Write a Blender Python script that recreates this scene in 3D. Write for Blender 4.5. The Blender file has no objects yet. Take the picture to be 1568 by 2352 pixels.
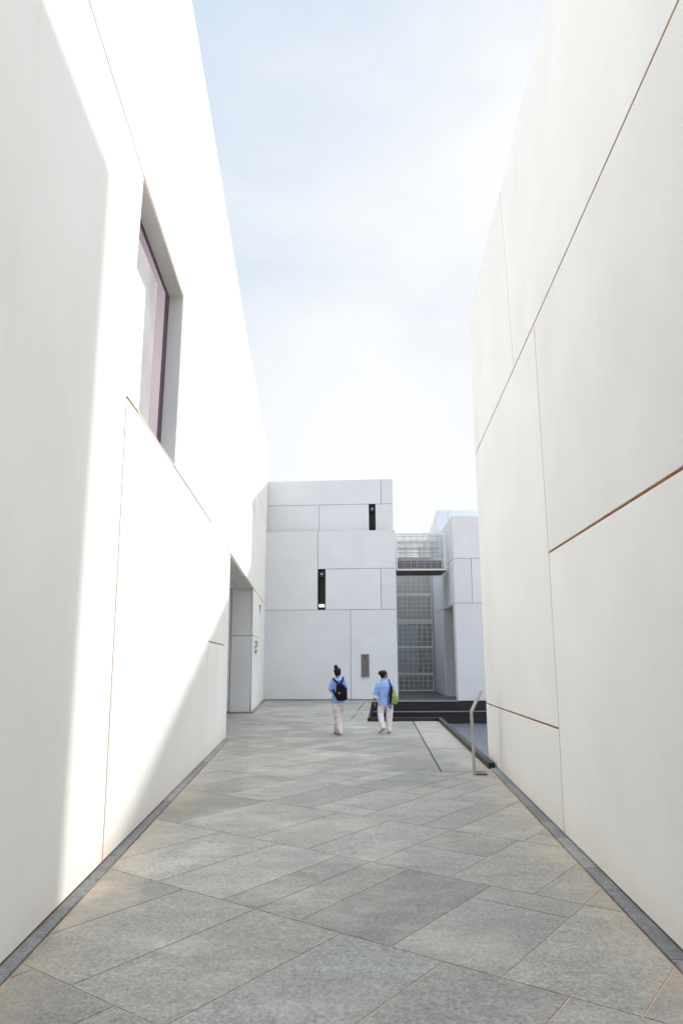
import bpy, bmesh, math, random
from mathutils import Vector, noise
random.seed(7)
sc = bpy.context.scene
COL = sc.collection

# ------------------------------------------------------------------ camera
EYE = 1.85
cam_d = bpy.data.cameras.new('camera')
cam = bpy.data.objects.new('camera', cam_d); COL.objects.link(cam)
cam_d.sensor_fit = 'VERTICAL'; cam_d.sensor_height = 36.0; cam_d.sensor_width = 24.0
cam_d.lens = 36.0 * 1620.0 / 2352.0
cam_d.clip_end = 3000
PITCH = math.atan(332.0 / 1620.0)
fw = Vector((0, math.cos(PITCH), math.sin(PITCH)))
from mathutils import Matrix
r0 = Vector((1, 0, 0)); u0 = r0.cross(fw)
ROLL = math.radians(0.25)
rr = math.cos(ROLL) * r0 - math.sin(ROLL) * u0
uu = math.cos(ROLL) * u0 + math.sin(ROLL) * r0
m = Matrix((rr, uu, -fw)).transposed().to_4x4(); m.translation = (0, 0, EYE)
cam.matrix_world = m
sc.camera = cam
sc.render.resolution_x = 682; sc.render.resolution_y = 1024
sc.view_settings.view_transform = 'Standard'; sc.view_settings.look = 'None'
sc.view_settings.gamma = 1.0; sc.view_settings.exposure = 2.13

# ------------------------------------------------------------------ light: sun over the right hand blocks, ahead of the camera
SUN = Vector((4.768, 7.577, 2.55)).normalized()
EL = math.asin(SUN.z); AZ = math.atan2(SUN.x, SUN.y)
sd = bpy.data.lights.new('sun', 'SUN'); sd.energy = 1.0; sd.angle = math.radians(1.1); sd.color = (1.0, 0.95, 0.88)
so = bpy.data.objects.new('sun', sd); COL.objects.link(so)
so.rotation_euler = (-SUN).to_track_quat('-Z', 'Y').to_euler()
so.location = SUN * 60

w = bpy.data.worlds.new('World'); sc.world = w; w.use_nodes = True
nt = w.node_tree; nt.nodes.clear()
def N(nt, t, **k):
    n = nt.nodes.new(t)
    for a, b in k.items():
        if a.startswith('i_'):
            n.inputs[int(a[2:]) if a[2:].isdigit() else a[2:].replace('_', ' ')].default_value = b
        else: setattr(n, a, b)
    return n
def Lk(nt, a, b): nt.links.new(a, b)
out = N(nt, 'ShaderNodeOutputWorld'); bg = N(nt, 'ShaderNodeBackground'); bg.inputs[1].default_value = 0.10
sky = N(nt, 'ShaderNodeTexSky', sky_type='NISHITA'); sky.sun_disc = False
sky.sun_elevation = EL; sky.sun_rotation = AZ; sky.dust_density = 2.0; sky.air_density = 1.0; sky.ozone_density = 2.0
tc = N(nt, 'ShaderNodeTexCoord')
mp = N(nt, 'ShaderNodeMapping'); mp.inputs['Scale'].default_value = (1.0, 0.8, 1.5); mp.inputs['Location'].default_value = (0.35, 0.1, 0.0)
Lk(nt, tc.outputs['Generated'], mp.inputs['Vector'])
n1 = N(nt, 'ShaderNodeTexNoise'); n1.inputs['Scale'].default_value = 2.0; n1.inputs['Detail'].default_value = 9; n1.inputs['Roughness'].default_value = 0.56
n1.inputs['Distortion'].default_value = 0.35
Lk(nt, mp.outputs[0], n1.inputs['Vector'])
# cloud cover thins towards the upper left, thickens to the right and to the horizon
sep = N(nt, 'ShaderNodeSeparateXYZ'); Lk(nt, tc.outputs['Generated'], sep.inputs[0])
def M(op, a, b=None, c=None):
    n = N(nt, 'ShaderNodeMath', operation=op)
    for i, v in enumerate((a, b, c)):
        if v is None: continue
        if hasattr(v, 'links') or hasattr(v, 'is_linked'): Lk(nt, v, n.inputs[i])
        else: n.inputs[i].default_value = v
    return n.outputs[0]
bias = M('ADD', M('MULTIPLY', sep.outputs[0], 0.60), M('MULTIPLY_ADD', sep.outputs[1], 0.30, -0.16))
biasz = M('MULTIPLY_ADD', sep.outputs[2], -0.34, 0.22)
s = M('ADD', M('ADD', n1.outputs['Fac'], bias), biasz)
mr = N(nt, 'ShaderNodeMapRange'); mr.inputs['From Min'].default_value = 0.36; mr.inputs['From Max'].default_value = 0.86
mr.inputs['To Min'].default_value = 0.30; mr.inputs['To Max'].default_value = 1.0; mr.interpolation_type = 'SMOOTHSTEP'
Lk(nt, s, mr.inputs['Value'])
mix = N(nt, 'ShaderNodeMixRGB'); mix.inputs[2].default_value = (2.24, 2.27, 2.31, 1)
# thin high veil takes the glare out of the clear sky; unseen sky overhead is brightened as added fill for the passage
dim = N(nt, 'ShaderNodeVectorMath', operation='MINIMUM'); dim.inputs[1].default_value = (1.30, 1.62, 2.02); Lk(nt, sky.outputs[0], dim.inputs[0])
Lk(nt, mr.outputs[0], mix.inputs[0]); Lk(nt, dim.outputs[0], mix.inputs[1])
ov = N(nt, 'ShaderNodeMapRange'); ov.interpolation_type = 'SMOOTHSTEP'; ov.inputs['From Min'].default_value = 0.765; ov.inputs['From Max'].default_value = 0.90
ov.inputs['To Min'].default_value = 1.0; ov.inputs['To Max'].default_value = 8.5; Lk(nt, sep.outputs[2], ov.inputs['Value'])
sk2 = N(nt, 'ShaderNodeVectorMath', operation='SCALE'); Lk(nt, mix.outputs[0], sk2.inputs[0]); Lk(nt, ov.outputs[0], sk2.inputs['Scale'])
tn = N(nt, 'ShaderNodeMixRGB', blend_type='MULTIPLY'); tn.inputs[2].default_value = (1.06, 1.0, 0.89, 1)
tf = M('MULTIPLY_ADD', ov.outputs[0], .133, -.133); Lk(nt, tf, tn.inputs[0]); Lk(nt, sk2.outputs[0], tn.inputs[1])
Lk(nt, tn.outputs[0], bg.inputs[0]); Lk(nt, bg.outputs[0], out.inputs[0])

# ------------------------------------------------------------------ materials
def mat(name, col, rough=0.6, metal=0.0, spec=0.5):
    m = bpy.data.materials.new(name); m.use_nodes = True
    b = m.node_tree.nodes['Principled BSDF']
    b.inputs['Base Color'].default_value = (*col, 1); b.inputs['Roughness'].default_value = rough
    b.inputs['Metallic'].default_value = metal; b.inputs['Specular IOR Level'].default_value = spec
    return m
def vary(m, col2, scale=8.0, detail=6, lo=0.35, hi=0.65, bump=0.0, bscale=120, stretch=(1, 1, 1), rough2=None):
    nt = m.node_tree; b = nt.nodes['Principled BSDF']; c1 = tuple(b.inputs['Base Color'].default_value)
    tc = N(nt, 'ShaderNodeTexCoord'); mp = N(nt, 'ShaderNodeMapping'); mp.inputs['Scale'].default_value = stretch
    Lk(nt, tc.outputs['Object'], mp.inputs[0])
    n = N(nt, 'ShaderNodeTexNoise'); n.inputs['Scale'].default_value = scale; n.inputs['Detail'].default_value = detail
    Lk(nt, mp.outputs[0], n.inputs['Vector'])
    cr = N(nt, 'ShaderNodeValToRGB'); cr.color_ramp.elements[0].position = lo; cr.color_ramp.elements[1].position = hi
    cr.color_ramp.elements[0].color = c1; cr.color_ramp.elements[1].color = (*col2, 1)
    Lk(nt, n.outputs['Fac'], cr.inputs[0]); Lk(nt, cr.outputs[0], b.inputs['Base Color'])
    if bump:
        n2 = N(nt, 'ShaderNodeTexNoise'); n2.inputs['Scale'].default_value = bscale; n2.inputs['Detail'].default_value = 5
        Lk(nt, tc.outputs['Object'], n2.inputs['Vector'])
        bp = N(nt, 'ShaderNodeBump'); bp.inputs['Strength'].default_value = bump; bp.inputs['Distance'].default_value = 0.01
        Lk(nt, n2.outputs['Fac'], bp.inputs['Height']); Lk(nt, bp.outputs[0], b.inputs['Normal'])
    return m

def wall_mat(name, col, dust=0.0):
    """smooth painted render: faint trowel clouds, vertical weather streaks and sandy dust rubbed on the lowest 40 cm"""
    m = mat(name, col, 0.8, 0, 0.15); nt = m.node_tree; b = nt.nodes['Principled BSDF']
    tc = N(nt, 'ShaderNodeTexCoord')
    n = N(nt, 'ShaderNodeTexNoise'); n.inputs['Scale'].default_value = 0.9; n.inputs['Detail'].default_value = 7
    Lk(nt, tc.outputs['Object'], n.inputs['Vector'])
    cr = N(nt, 'ShaderNodeValToRGB'); cr.color_ramp.elements[0].position = 0.3; cr.color_ramp.elements[1].position = 0.7
    cr.color_ramp.elements[0].color = (col[0]*.955, col[1]*.95, col[2]*.945, 1); cr.color_ramp.elements[1].color = (*[min(1, c*1.015) for c in col], 1)
    Lk(nt, n.outputs['Fac'], cr.inputs[0])
    mp = N(nt, 'ShaderNodeMapping'); mp.inputs['Scale'].default_value = (5, 5, 0.35); Lk(nt, tc.outputs['Object'], mp.inputs[0])
    st = N(nt, 'ShaderNodeTexNoise'); st.inputs['Scale'].default_value = 2.0; st.inputs['Detail'].default_value = 5
    Lk(nt, mp.outputs[0], st.inputs['Vector'])
    sr = N(nt, 'ShaderNodeMapRange'); sr.inputs['From Min'].default_value = 0.55; sr.inputs['From Max'].default_value = 0.8
    sr.inputs['To Max'].default_value = 0.09; Lk(nt, st.outputs['Fac'], sr.inputs['Value'])
    mx = N(nt, 'ShaderNodeMixRGB'); mx.inputs[2].default_value = (col[0]*.7, col[1]*.66, col[2]*.6, 1)
    Lk(nt, sr.outputs[0], mx.inputs[0]); Lk(nt, cr.outputs[0], mx.inputs[1])
    last = mx.outputs[0]
    if dust:
        sp = N(nt, 'ShaderNodeSeparateXYZ'); Lk(nt, tc.outputs['Object'], sp.inputs[0])
        d = N(nt, 'ShaderNodeMapRange'); d.inputs['From Min'].default_value = 0.0; d.inputs['From Max'].default_value = 0.42
        d.inputs['To Min'].default_value = 1.0; d.inputs['To Max'].default_value = 0.0; d.interpolation_type = 'SMOOTHERSTEP'
        Lk(nt, sp.outputs[2], d.inputs['Value'])
        nn = N(nt, 'ShaderNodeTexNoise'); nn.inputs['Scale'].default_value = 2.2; nn.inputs['Detail'].default_value = 6
        Lk(nt, tc.outputs['Object'], nn.inputs['Vector'])
        mm = N(nt, 'ShaderNodeMath', operation='MULTIPLY'); Lk(nt, d.outputs[0], mm.inputs[0]); Lk(nt, nn.outputs['Fac'], mm.inputs[1])
        m3 = N(nt, 'ShaderNodeMath', operation='MULTIPLY'); Lk(nt, mm.outputs[0], m3.inputs[0]); m3.inputs[1].default_value = dust
        m2 = N(nt, 'ShaderNodeMixRGB'); m2.inputs[2].default_value = (0.74, 0.52, 0.34, 1)
        Lk(nt, m3.outputs[0], m2.inputs[0]); Lk(nt, last, m2.inputs[1]); last = m2.outputs[0]
    oi = N(nt, 'ShaderNodeObjectInfo'); orr = N(nt, 'ShaderNodeMapRange'); orr.inputs['To Min'].default_value = .955; orr.inputs['To Max'].default_value = 1.02
    Lk(nt, oi.outputs['Random'], orr.inputs['Value']); vs_ = N(nt, 'ShaderNodeVectorMath', operation='SCALE'); Lk(nt, last, vs_.inputs[0]); Lk(nt, orr.outputs[0], vs_.inputs['Scale']); last = vs_.outputs[0]
    Lk(nt, last, b.inputs['Base Color'])
    n2 = N(nt, 'ShaderNodeTexNoise'); n2.inputs['Scale'].default_value = 90; n2.inputs['Detail'].default_value = 4
    Lk(nt, tc.outputs['Object'], n2.inputs['Vector'])
    bp = N(nt, 'ShaderNodeBump'); bp.inputs['Strength'].default_value = 0.12; bp.inputs['Distance'].default_value = 0.004
    Lk(nt, n2.outputs['Fac'], bp.inputs['Height']); Lk(nt, bp.outputs[0], b.inputs['Normal'])
    return m

def stone_mat(name, col, contrast=1.0, stain=True, rough=0.62):
    """flamed granite; the corner attribute 'tint' tells the slabs apart"""
    m = mat(name, col, rough, 0, 0.4); nt = m.node_tree; b = nt.nodes['Principled BSDF']
    tc = N(nt, 'ShaderNodeTexCoord'); at = N(nt, 'ShaderNodeAttribute'); at.attribute_name = 'tint'
    off = N(nt, 'ShaderNodeVectorMath', operation='MULTIPLY_ADD'); Lk(nt, at.outputs['Color'], off.inputs[0])
    off.inputs[1].default_value = (31, 17, 9); Lk(nt, tc.outputs['Object'], off.inputs[2])
    def noi(scale, det, vec, rgh=0.6):
        n = N(nt, 'ShaderNodeTexNoise'); n.inputs['Scale'].default_value = scale; n.inputs['Detail'].default_value = det
        n.inputs['Roughness'].default_value = rgh; Lk(nt, vec, n.inputs['Vector']); return n.outputs['Fac']
    def rng(v, a, b_, c, d):
        r = N(nt, 'ShaderNodeMapRange'); r.inputs['From Min'].default_value = a; r.inputs['From Max'].default_value = b_
        r.inputs['To Min'].default_value = c; r.inputs['To Max'].default_value = d; Lk(nt, v, r.inputs['Value']); return r.outputs[0]
    def mul(a, b_):
        r = N(nt, 'ShaderNodeMath', operation='MULTIPLY'); Lk(nt, a, r.inputs[0]); Lk(nt, b_, r.inputs[1]); return r.outputs[0]
    sp = N(nt, 'ShaderNodeSeparateXYZ'); Lk(nt, at.outputs['Color'], sp.inputs[0])
    val = rng(sp.outputs[0], 0, 1, 1 - .13*contrast, 1 + .13*contrast)
    val = mul(val, rng(noi(36, 4, off.outputs[0], .88), .36, .64, .58, 1.42))
    val = mul(val, rng(noi(13, 4, off.outputs[0], .7), .3, .7, .86, 1.14))
    # veining drawn out along one direction
    mp = N(nt, 'ShaderNodeMapping'); mp.inputs['Rotation'].default_value = (0, 0, 0.5); mp.inputs['Scale'].default_value = (1, 3.4, 1)
    Lk(nt, off.outputs[0], mp.inputs[0])
    val = mul(val, rng(noi(1.3, 6, mp.outputs[0]), .3, .7, .84, 1.16))
    hue = N(nt, 'ShaderNodeMixRGB'); hue.inputs[1].default_value = (col[0]*.975, col[1]*.995, col[2]*1.015, 1)
    hue.inputs[2].default_value = (col[0]*1.02, col[1]*1.0, col[2]*.965, 1); Lk(nt, sp.outputs[1], hue.inputs[0])
    v = N(nt, 'ShaderNodeVectorMath', operation='SCALE'); Lk(nt, hue.outputs[0], v.inputs[0]); Lk(nt, val, v.inputs['Scale'])
    last = v.outputs[0]
    if stain:
        s2 = rng(noi(1.1, 7, tc.outputs['Object'], .65), .50, .72, 0, .42)
        mx = N(nt, 'ShaderNodeMixRGB'); Lk(nt, s2, mx.inputs[0]); Lk(nt, last, mx.inputs[1])
        mx.inputs[2].default_value = (0.52, 0.45, 0.36, 1); last = mx.outputs[0]
        # sand blown against the foot of both walls: |x| - (2.0 + .055 y)
        xyz = N(nt, 'ShaderNodeSeparateXYZ'); Lk(nt, tc.outputs['Object'], xyz.inputs[0])
        def mth(op, a, b_=None):
            n = N(nt, 'ShaderNodeMath', operation=op); Lk(nt, a, n.inputs[0])
            if b_ is not None:
                if hasattr(b_, 'is_linked'): Lk(nt, b_, n.inputs[1])
                else: n.inputs[1].default_value = b_
            return n.outputs[0]
        ax = mth('ABSOLUTE', xyz.outputs[0]); ed = mth('SUBTRACT', ax, mth('MULTIPLY', xyz.outputs[1], .054))
        far = rng(xyz.outputs[1], 12.5, 15, 1, 0)
        ds = mul(rng(ed, 1.28, 1.78, 0, 1), rng(noi(1.8, 6, tc.outputs['Object'], .7), .34, .66, .04, .55))
        ds = mul(ds, far)
        m4 = N(nt, 'ShaderNodeMixRGB'); Lk(nt, ds, m4.inputs[0]); Lk(nt, last, m4.inputs[1])
        m4.inputs[2].default_value = (0.56, 0.42, 0.28, 1); last = m4.outputs[0]
    Lk(nt, last, b.inputs['Base Color'])
    n2 = N(nt, 'ShaderNodeTexNoise'); n2.inputs['Scale'].default_value = 140; n2.inputs['Detail'].default_value = 4
    Lk(nt, tc.outputs['Object'], n2.inputs['Vector'])
    bp = N(nt, 'ShaderNodeBump'); bp.inputs['Strength'].default_value = 0.35; bp.inputs['Distance'].default_value = 0.004
    Lk(nt, n2.outputs['Fac'], bp.inputs['Height']); Lk(nt, bp.outputs[0], b.inputs['Normal'])
    return m

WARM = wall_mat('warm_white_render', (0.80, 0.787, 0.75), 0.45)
COOL = wall_mat('shaded_white_render', (0.74, 0.745, 0.75), 0.0)  # same white paint, dimmed and cooled to carry the shade on these faces
GROOVE = vary(mat('groove_backing', (0.66, 0.43, 0.24), 0.85), (0.78, 0.54, 0.33), 6)
DGROOVE = mat('dark_groove_backing', (0.15, 0.10, 0.07), 0.85)
PAVE = stone_mat('grey_granite', (0.214, 0.202, 0.175), 1.6, rough=0.44)
KERB = stone_mat('kerb_granite', (0.185, 0.18, 0.168), 2.0, False)
BLACK = stone_mat('black_granite', (0.017, 0.016, 0.017), 1.2, False, 0.55)
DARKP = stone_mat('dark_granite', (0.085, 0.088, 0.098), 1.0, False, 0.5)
GROUT = vary(mat('grout', (0.44, 0.28, 0.17), 0.9), (0.60, 0.42, 0.27), 5)
STEELW = vary(mat('painted_steel', (0.80, 0.80, 0.78), 0.5, 0.0), (0.84, 0.83, 0.81), 3)
BRUSH = vary(mat('brushed_steel', (0.42, 0.40, 0.37), 0.42, 0.7), (0.50, 0.48, 0.45), 9, stretch=(1, 1, 12))
SOFF = vary(mat('bronze_slats', (0.20, 0.15, 0.12), 0.6), (0.28, 0.22, 0.18), 5)
SLOT = mat('slot_black', (0.008, 0.008, 0.010), 0.45)
HOUS = mat('lamp_housing', (0.02, 0.022, 0.028), 0.35)
LENS = mat('lamp_lens', (0.6, 0.65, 0.7), 0.08, 0.0, 1.0)
LAMP = mat('lamp_glow', (0.8, 0.8, 0.8), 0.5)
b = LAMP.node_tree.nodes['Principled BSDF']; b.inputs['Emission Color'].default_value = (1, .95, .82, 1); b.inputs['Emission Strength'].default_value = 0.25
PLAQ = vary(mat('bronze_plaque', (0.150, 0.132, 0.128), 0.5, 0.3), (0.19, 0.17, 0.162), 5, stretch=(3, 3, 1))
ENGR = mat('engraving', (0.03, 0.028, 0.026), 0.6)
GLASSP = mat('purple_shade_pane', (0.10, 0.060, 0.098), 0.6, 0.0, 0.12)  # purple glass, darkened to hold the reveal's shade
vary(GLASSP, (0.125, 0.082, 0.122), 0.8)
LITPANE = vary(mat('painted_sunlit_pane', (0.33, 0.31, 0.335), 0.9, 0, .05), (0.40, 0.39, 0.405), 1.5)  # paler pane colour standing for its sunlit part
TAUPE = vary(mat('taupe_backdrop', (0.36, 0.33, 0.27), 0.8), (0.43, 0.39, 0.33), 2)
GLASSD = mat('dark_glass', (0.008, 0.010, 0.012), 0.12, 0.0, 0.4)
REFLP = vary(mat('painted_reflection', (0.20, 0.28, 0.36), 0.35), (0.30, 0.39, 0.47), 1.2, stretch=(1, 1, 3))  # bluish reflection in the dark glass, set as plain colour
WHITEM = mat('steel_letter', (0.30, 0.285, 0.26), 0.45, 0.3)

# ------------------------------------------------------------------ object helpers
def link(name, bm, m, parent=None, smooth=False):
    me = bpy.data.meshes.new(name); bm.normal_update(); bm.to_mesh(me); bm.free()
    o = bpy.data.objects.new(name, me); COL.objects.link(o)
    if m is not None: me.materials.append(m)
    if parent is not None: o.parent = parent
    if smooth:
        for p in me.polygons: p.use_smooth = True
    return o
def thing(name, label, cat, loc=(0, 0, 0), group=None):
    o = bpy.data.objects.new(name, None); COL.objects.link(o); o.location = loc; o.empty_display_size = .2
    o['label'] = label; o['category'] = cat
    if group: o['group'] = group
    return o
def tag(o, label, cat, group=None):
    o['label'] = label; o['category'] = cat
    if group: o['group'] = group
    return o
def struct(o): o['kind'] = 'structure'; return o
def part(name, bm, m, parent, smooth=False):
    """child whose mesh is given in world metres: shift it by the parent's location"""
    o = link(name, bm, m, parent, smooth)
    p = parent; t = Vector((0, 0, 0))
    while p is not None: t += p.location; p = p.parent
    o.location = -t
    return o
def box(bm, a, b_, bev=0.0):
    x0, y0, z0 = a; x1, y1, z1 = b_
    v = [bm.verts.new(p) for p in ((x0,y0,z0),(x1,y0,z0),(x1,y1,z0),(x0,y1,z0),(x0,y0,z1),(x1,y0,z1),(x1,y1,z1),(x0,y1,z1))]
    fs = [bm.faces.new([v[i] for i in f]) for f in ((3,2,1,0),(4,5,6,7),(0,1,5,4),(1,2,6,5),(2,3,7,6),(3,0,4,7))]
    if bev:
        es = list({e for f in fs for e in f.edges}); bmesh.ops.bevel(bm, geom=es, offset=bev, segments=2, affect='EDGES')
    return v
def prism(bm, pts, top, bot):
    """pts: ccw xy polygon, extruded between z = bot and z = top"""
    a = [bm.verts.new((x, y, top)) for x, y in pts]; c = [bm.verts.new((x, y, bot)) for x, y in pts]
    bm.faces.new(a); bm.faces.new(c[::-1]); n = len(pts)
    for i in range(n): bm.faces.new((a[i], c[i], c[(i+1) % n], a[(i+1) % n]))
    return a

class Plane:
    """vertical facade plane: P(a, z, d): a runs along the wall, d comes out of it"""
    def __init__(s, kind, k0, k1, sign):
        s.kind, s.k0, s.k1 = kind, k0, k1
        if kind == 'x':   # x = k0 + k1*y, a = y
            n = Vector((1, -k1, 0)).normalized() * sign; s.f = lambda a: Vector((k0 + k1*a, a, 0))
        else:             # y = k0 + k1*x, a = x
            n = Vector((-k1, 1, 0)).normalized() * sign; s.f = lambda a: Vector((a, k0 + k1*a, 0))
        s.n = n
    def P(s, a, z, d=0.0):
        p = s.f(a) + s.n * d; p.z = z; return p
def area(poly): return sum(poly[i][0]*poly[(i+1) % len(poly)][1] - poly[(i+1) % len(poly)][0]*poly[i][1] for i in range(len(poly))) / 2
def inset(poly, g):
    if area(poly) < 0: poly = poly[::-1]
    n = len(poly); res = []
    for i in range(n):
        p0, p1, p2 = (Vector(poly[(i+k) % n]) for k in (-1, 0, 1))
        d1 = (p1-p0).normalized(); d2 = (p2-p1).normalized()
        n1 = Vector((-d1.y, d1.x)); n2 = Vector((-d2.y, d2.x)); bis = n1 + n2
        res.append(tuple(p1 + bis * (g / max(0.2, bis.dot(n1)))))
    return res
def clip(poly, region):
    out_ = list(poly)
    if area(region) < 0: region = region[::-1]
    for i in range(len(region)):
        a = Vector(region[i]); b_ = Vector(region[(i+1) % len(region)]); n = Vector((-(b_-a).y, (b_-a).x))
        inp = out_; out_ = []
        if not inp: break
        for j in range(len(inp)):
            p = Vector(inp[j]); q = Vector(inp[(j+1) % len(inp)]); dp = (p-a).dot(n); dq = (q-a).dot(n)
            if dp >= 0: out_.append(tuple(p))
            if (dp >= 0) != (dq >= 0): out_.append(tuple(p + (q-p)*(dp/(dp-dq))))
    return out_
def slab(bm, pl, poly, g, d0, d1, ch=0.004, tan=None):
    """a cladding panel with chamfered arrises; front at d1, back at d0"""
    rings = [[pl.P(a, z, d) for a, z in inset(poly, q)] for q, d in ((g, d0), (g, d1-ch), (g+ch, d1))]
    rings = [[bm.verts.new(p) for p in r] for r in rings]
    n = len(rings[0])
    ip = inset(poly, 0)
    for r, s in ((0, 1), (1, 2)):
        for i in range(n):
            f = bm.faces.new((rings[r][i], rings[r][(i+1) % n], rings[s][(i+1) % n], rings[s][i]))
            if tan and r == 0 and not any(abs(ip[i][0]-t) < .25 and abs(ip[(i+1) % n][0]-t) < .25 for t in tan): f.material_index = 1
    bm.faces.new(rings[2]); bm.faces.new(rings[0][::-1])
def facade(pl, polys, parent, wm, gm, gap=0.009, depth=0.045, thick=0.35, lo=-1e3, hi=1e3):
    aa = [p[0] for q in polys for p in q]; ends = (min(aa), max(aa))
    for i, poly in enumerate(polys):
        bm = bmesh.new(); slab(bm, pl, poly, gap, -depth+.002, 0, .003 if gm is GROOVE else .004, ends if gm is GROOVE else None); bmesh.ops.recalc_face_normals(bm, faces=bm.faces)
        part('wall_panel', bm, wm, parent).data.materials.append(gm)
    bm = bmesh.new()
    for poly in polys:   # the backing stops short of outer corners
        if lo > -999 or hi < 999: poly = clip(poly, [(lo,-9),(hi,-9),(hi,99),(lo,99)])
        if len(poly) > 2: slab(bm, pl, poly, 0.0, -thick, -depth, 0.0005)
    bmesh.ops.recalc_face_normals(bm, faces=bm.faces)
    part('wall_core', bm, gm, parent)

# ------------------------------------------------------------------ left building
Lp = Plane('x', -1.84, -0.05, 1)
left = thing('museum_building', 'tall creamy white building filling the left side, with a deep purple-glazed window and doorway', 'building', (-2.6, 12, 0))
LP = [
 [(-4.5,.02),(6.92,.02),(6.80,4.455),(7.327,4.465),(7.327,5.932),(6.885,5.947),(6.96,7.13),(4.9,7.227),(-4.5,7.34)],
 [(-4.5,7.34),(4.9,7.227),(6.96,7.13),(9.6,7.085),(10.09,11.88),(-4.5,12.15)],
 [(6.92,.02),(13.64,.02),(13.525,2.14),(13.40,4.40),(9.48,4.447),(7.327,4.465),(6.80,4.455)],
 [(9.48,4.447),(13.40,4.40),(13.54,7.10),(13.873,11.69),(10.09,11.88),(9.6,7.085)],
 [(13.64,.02),(16.2,.02),(16.07,2.11),(13.525,2.14)],
 [(13.525,2.14),(16.07,2.11),(16.1,4.33),(15.9,7.05),(13.54,7.10),(13.40,4.40)],
 [(16.2,.02),(17.0,.02),(16.9,4.31),(16.1,4.33),(16.07,2.11)],
 [(16.1,4.33),(16.9,4.31),(24.8,4.195),(24.8,6.87),(15.9,7.05)],
 [(24.8,4.195),(32.05,4.15),(32.05,7.79),(25.1,7.88),(24.8,6.87)],
 [(13.54,7.10),(15.9,7.05),(24.8,6.87),(25.1,7.88),(25.4,11.385),(19.3,11.39),(13.873,11.69)],
 [(25.1,7.88),(32.05,7.79),(32.05,11.385),(25.4,11.385)],
 [(24.7,2.58),(27.9,2.57),(27.9,4.165),(24.65,4.19)],
 [(24.8,.02),(32.05,.02),(32.05,4.15),(27.9,4.165),(27.9,2.57),(24.7,2.58)]]
facade(Lp, LP[:11], left, WARM, GROOVE, gap=0.013)
facade(Lp, LP[11:], left, WARM, GROOVE, gap=0.010, lo=24.88)
# window surround and pane; the pane's sunlit part and shade strip are coloured in
WIN = [(6.965,7.118),(6.885,5.945),(7.325,5.93),(7.327,4.468),(9.475,4.45),(9.598,7.083)]
bm = bmesh.new()
rA = [[Lp.P(a, z, d) for a, z in inset(WIN, q)] for q, d in ((.004, -.30), (.004, -.004), (.016, -.004), (.016, -.30))]
rA = [[bm.verts.new(p) for p in r] for r in rA]
for k in range(4):
    for i in range(6): bm.faces.new((rA[k][i], rA[k][(i+1) % 6], rA[(k+1) % 4][(i+1) % 6], rA[(k+1) % 4][i]))
bmesh.ops.recalc_face_normals(bm, faces=bm.faces)
win = part('window', bm, WARM, left)
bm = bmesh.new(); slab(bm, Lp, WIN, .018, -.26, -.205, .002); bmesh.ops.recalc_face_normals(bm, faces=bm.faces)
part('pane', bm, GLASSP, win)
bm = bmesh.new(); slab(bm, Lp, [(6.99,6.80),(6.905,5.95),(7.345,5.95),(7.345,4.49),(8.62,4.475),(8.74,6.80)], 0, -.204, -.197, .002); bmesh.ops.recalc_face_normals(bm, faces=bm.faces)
part('painted_light', bm, LITPANE, win)  # added sheet: the pane's sunlit area given as a paler colour
# doorway recess: soffit, pillar face, back wall
bm = bmesh.new()
for (y0, y1, x0, x1) in ((17.0, 20.6, -6.2, -3.02), (20.62, 24.75, -6.2, -3.25)):
    pass
def quadbox(bm, pts, z0, z1): prism(bm, pts, z1, z0)
lxx = lambda y: -1.84 - .05*y
zl = lambda y: 4.300 - (y-16.9)*.0148
so_bm = bmesh.new()
for o0, o1 in ((.03, .51), (.535, 3.4)):
    v = [so_bm.verts.new((lxx(y)-o, y, zl(y)+dz)) for dz in (-.006, .05) for y, o in ((16.9,o0),(16.9,o1),(24.7,o1),(24.7,o0))]
    for f in ((0,1,2,3),(4,5,6,7),(0,1,5,4),(1,2,6,5),(2,3,7,6),(3,0,4,7)): so_bm.faces.new([v[k] for k in f])
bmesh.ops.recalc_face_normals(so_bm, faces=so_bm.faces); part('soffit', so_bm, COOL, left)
Fp = Plane('y', 24.72, 0.0, -1)
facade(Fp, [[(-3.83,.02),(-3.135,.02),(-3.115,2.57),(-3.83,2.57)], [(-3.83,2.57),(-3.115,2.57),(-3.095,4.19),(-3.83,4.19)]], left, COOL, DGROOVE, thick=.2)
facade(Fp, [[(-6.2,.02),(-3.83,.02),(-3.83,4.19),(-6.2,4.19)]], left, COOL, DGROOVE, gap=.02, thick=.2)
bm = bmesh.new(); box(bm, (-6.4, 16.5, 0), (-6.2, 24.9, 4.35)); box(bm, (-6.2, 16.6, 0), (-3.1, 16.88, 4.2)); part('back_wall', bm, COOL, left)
# masses behind the facade, roof
bm = bmesh.new(); box(bm, (-15, -4.4, 0), (-6.5, 31.8, 11.3)); part('building_mass', bm, COOL, left)
bm = bmesh.new(); prism(bm, [(-6.5,-4.4),(-1.9,-4.4),(-3.6,31.8),(-6.5,31.8)], 11.3, 11.1); part('roof', bm, COOL, left)
# dark lamp slot on the far pillar
bm = bmesh.new(); slab(bm, Lp, [(27.93,3.50),(28.0,3.50),(28.70,3.88),(27.93,3.88)], 0, .002, .01); bmesh.ops.recalc_face_normals(bm, faces=bm.faces)
part('lamp_slot', bm, SLOT, left)

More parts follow.
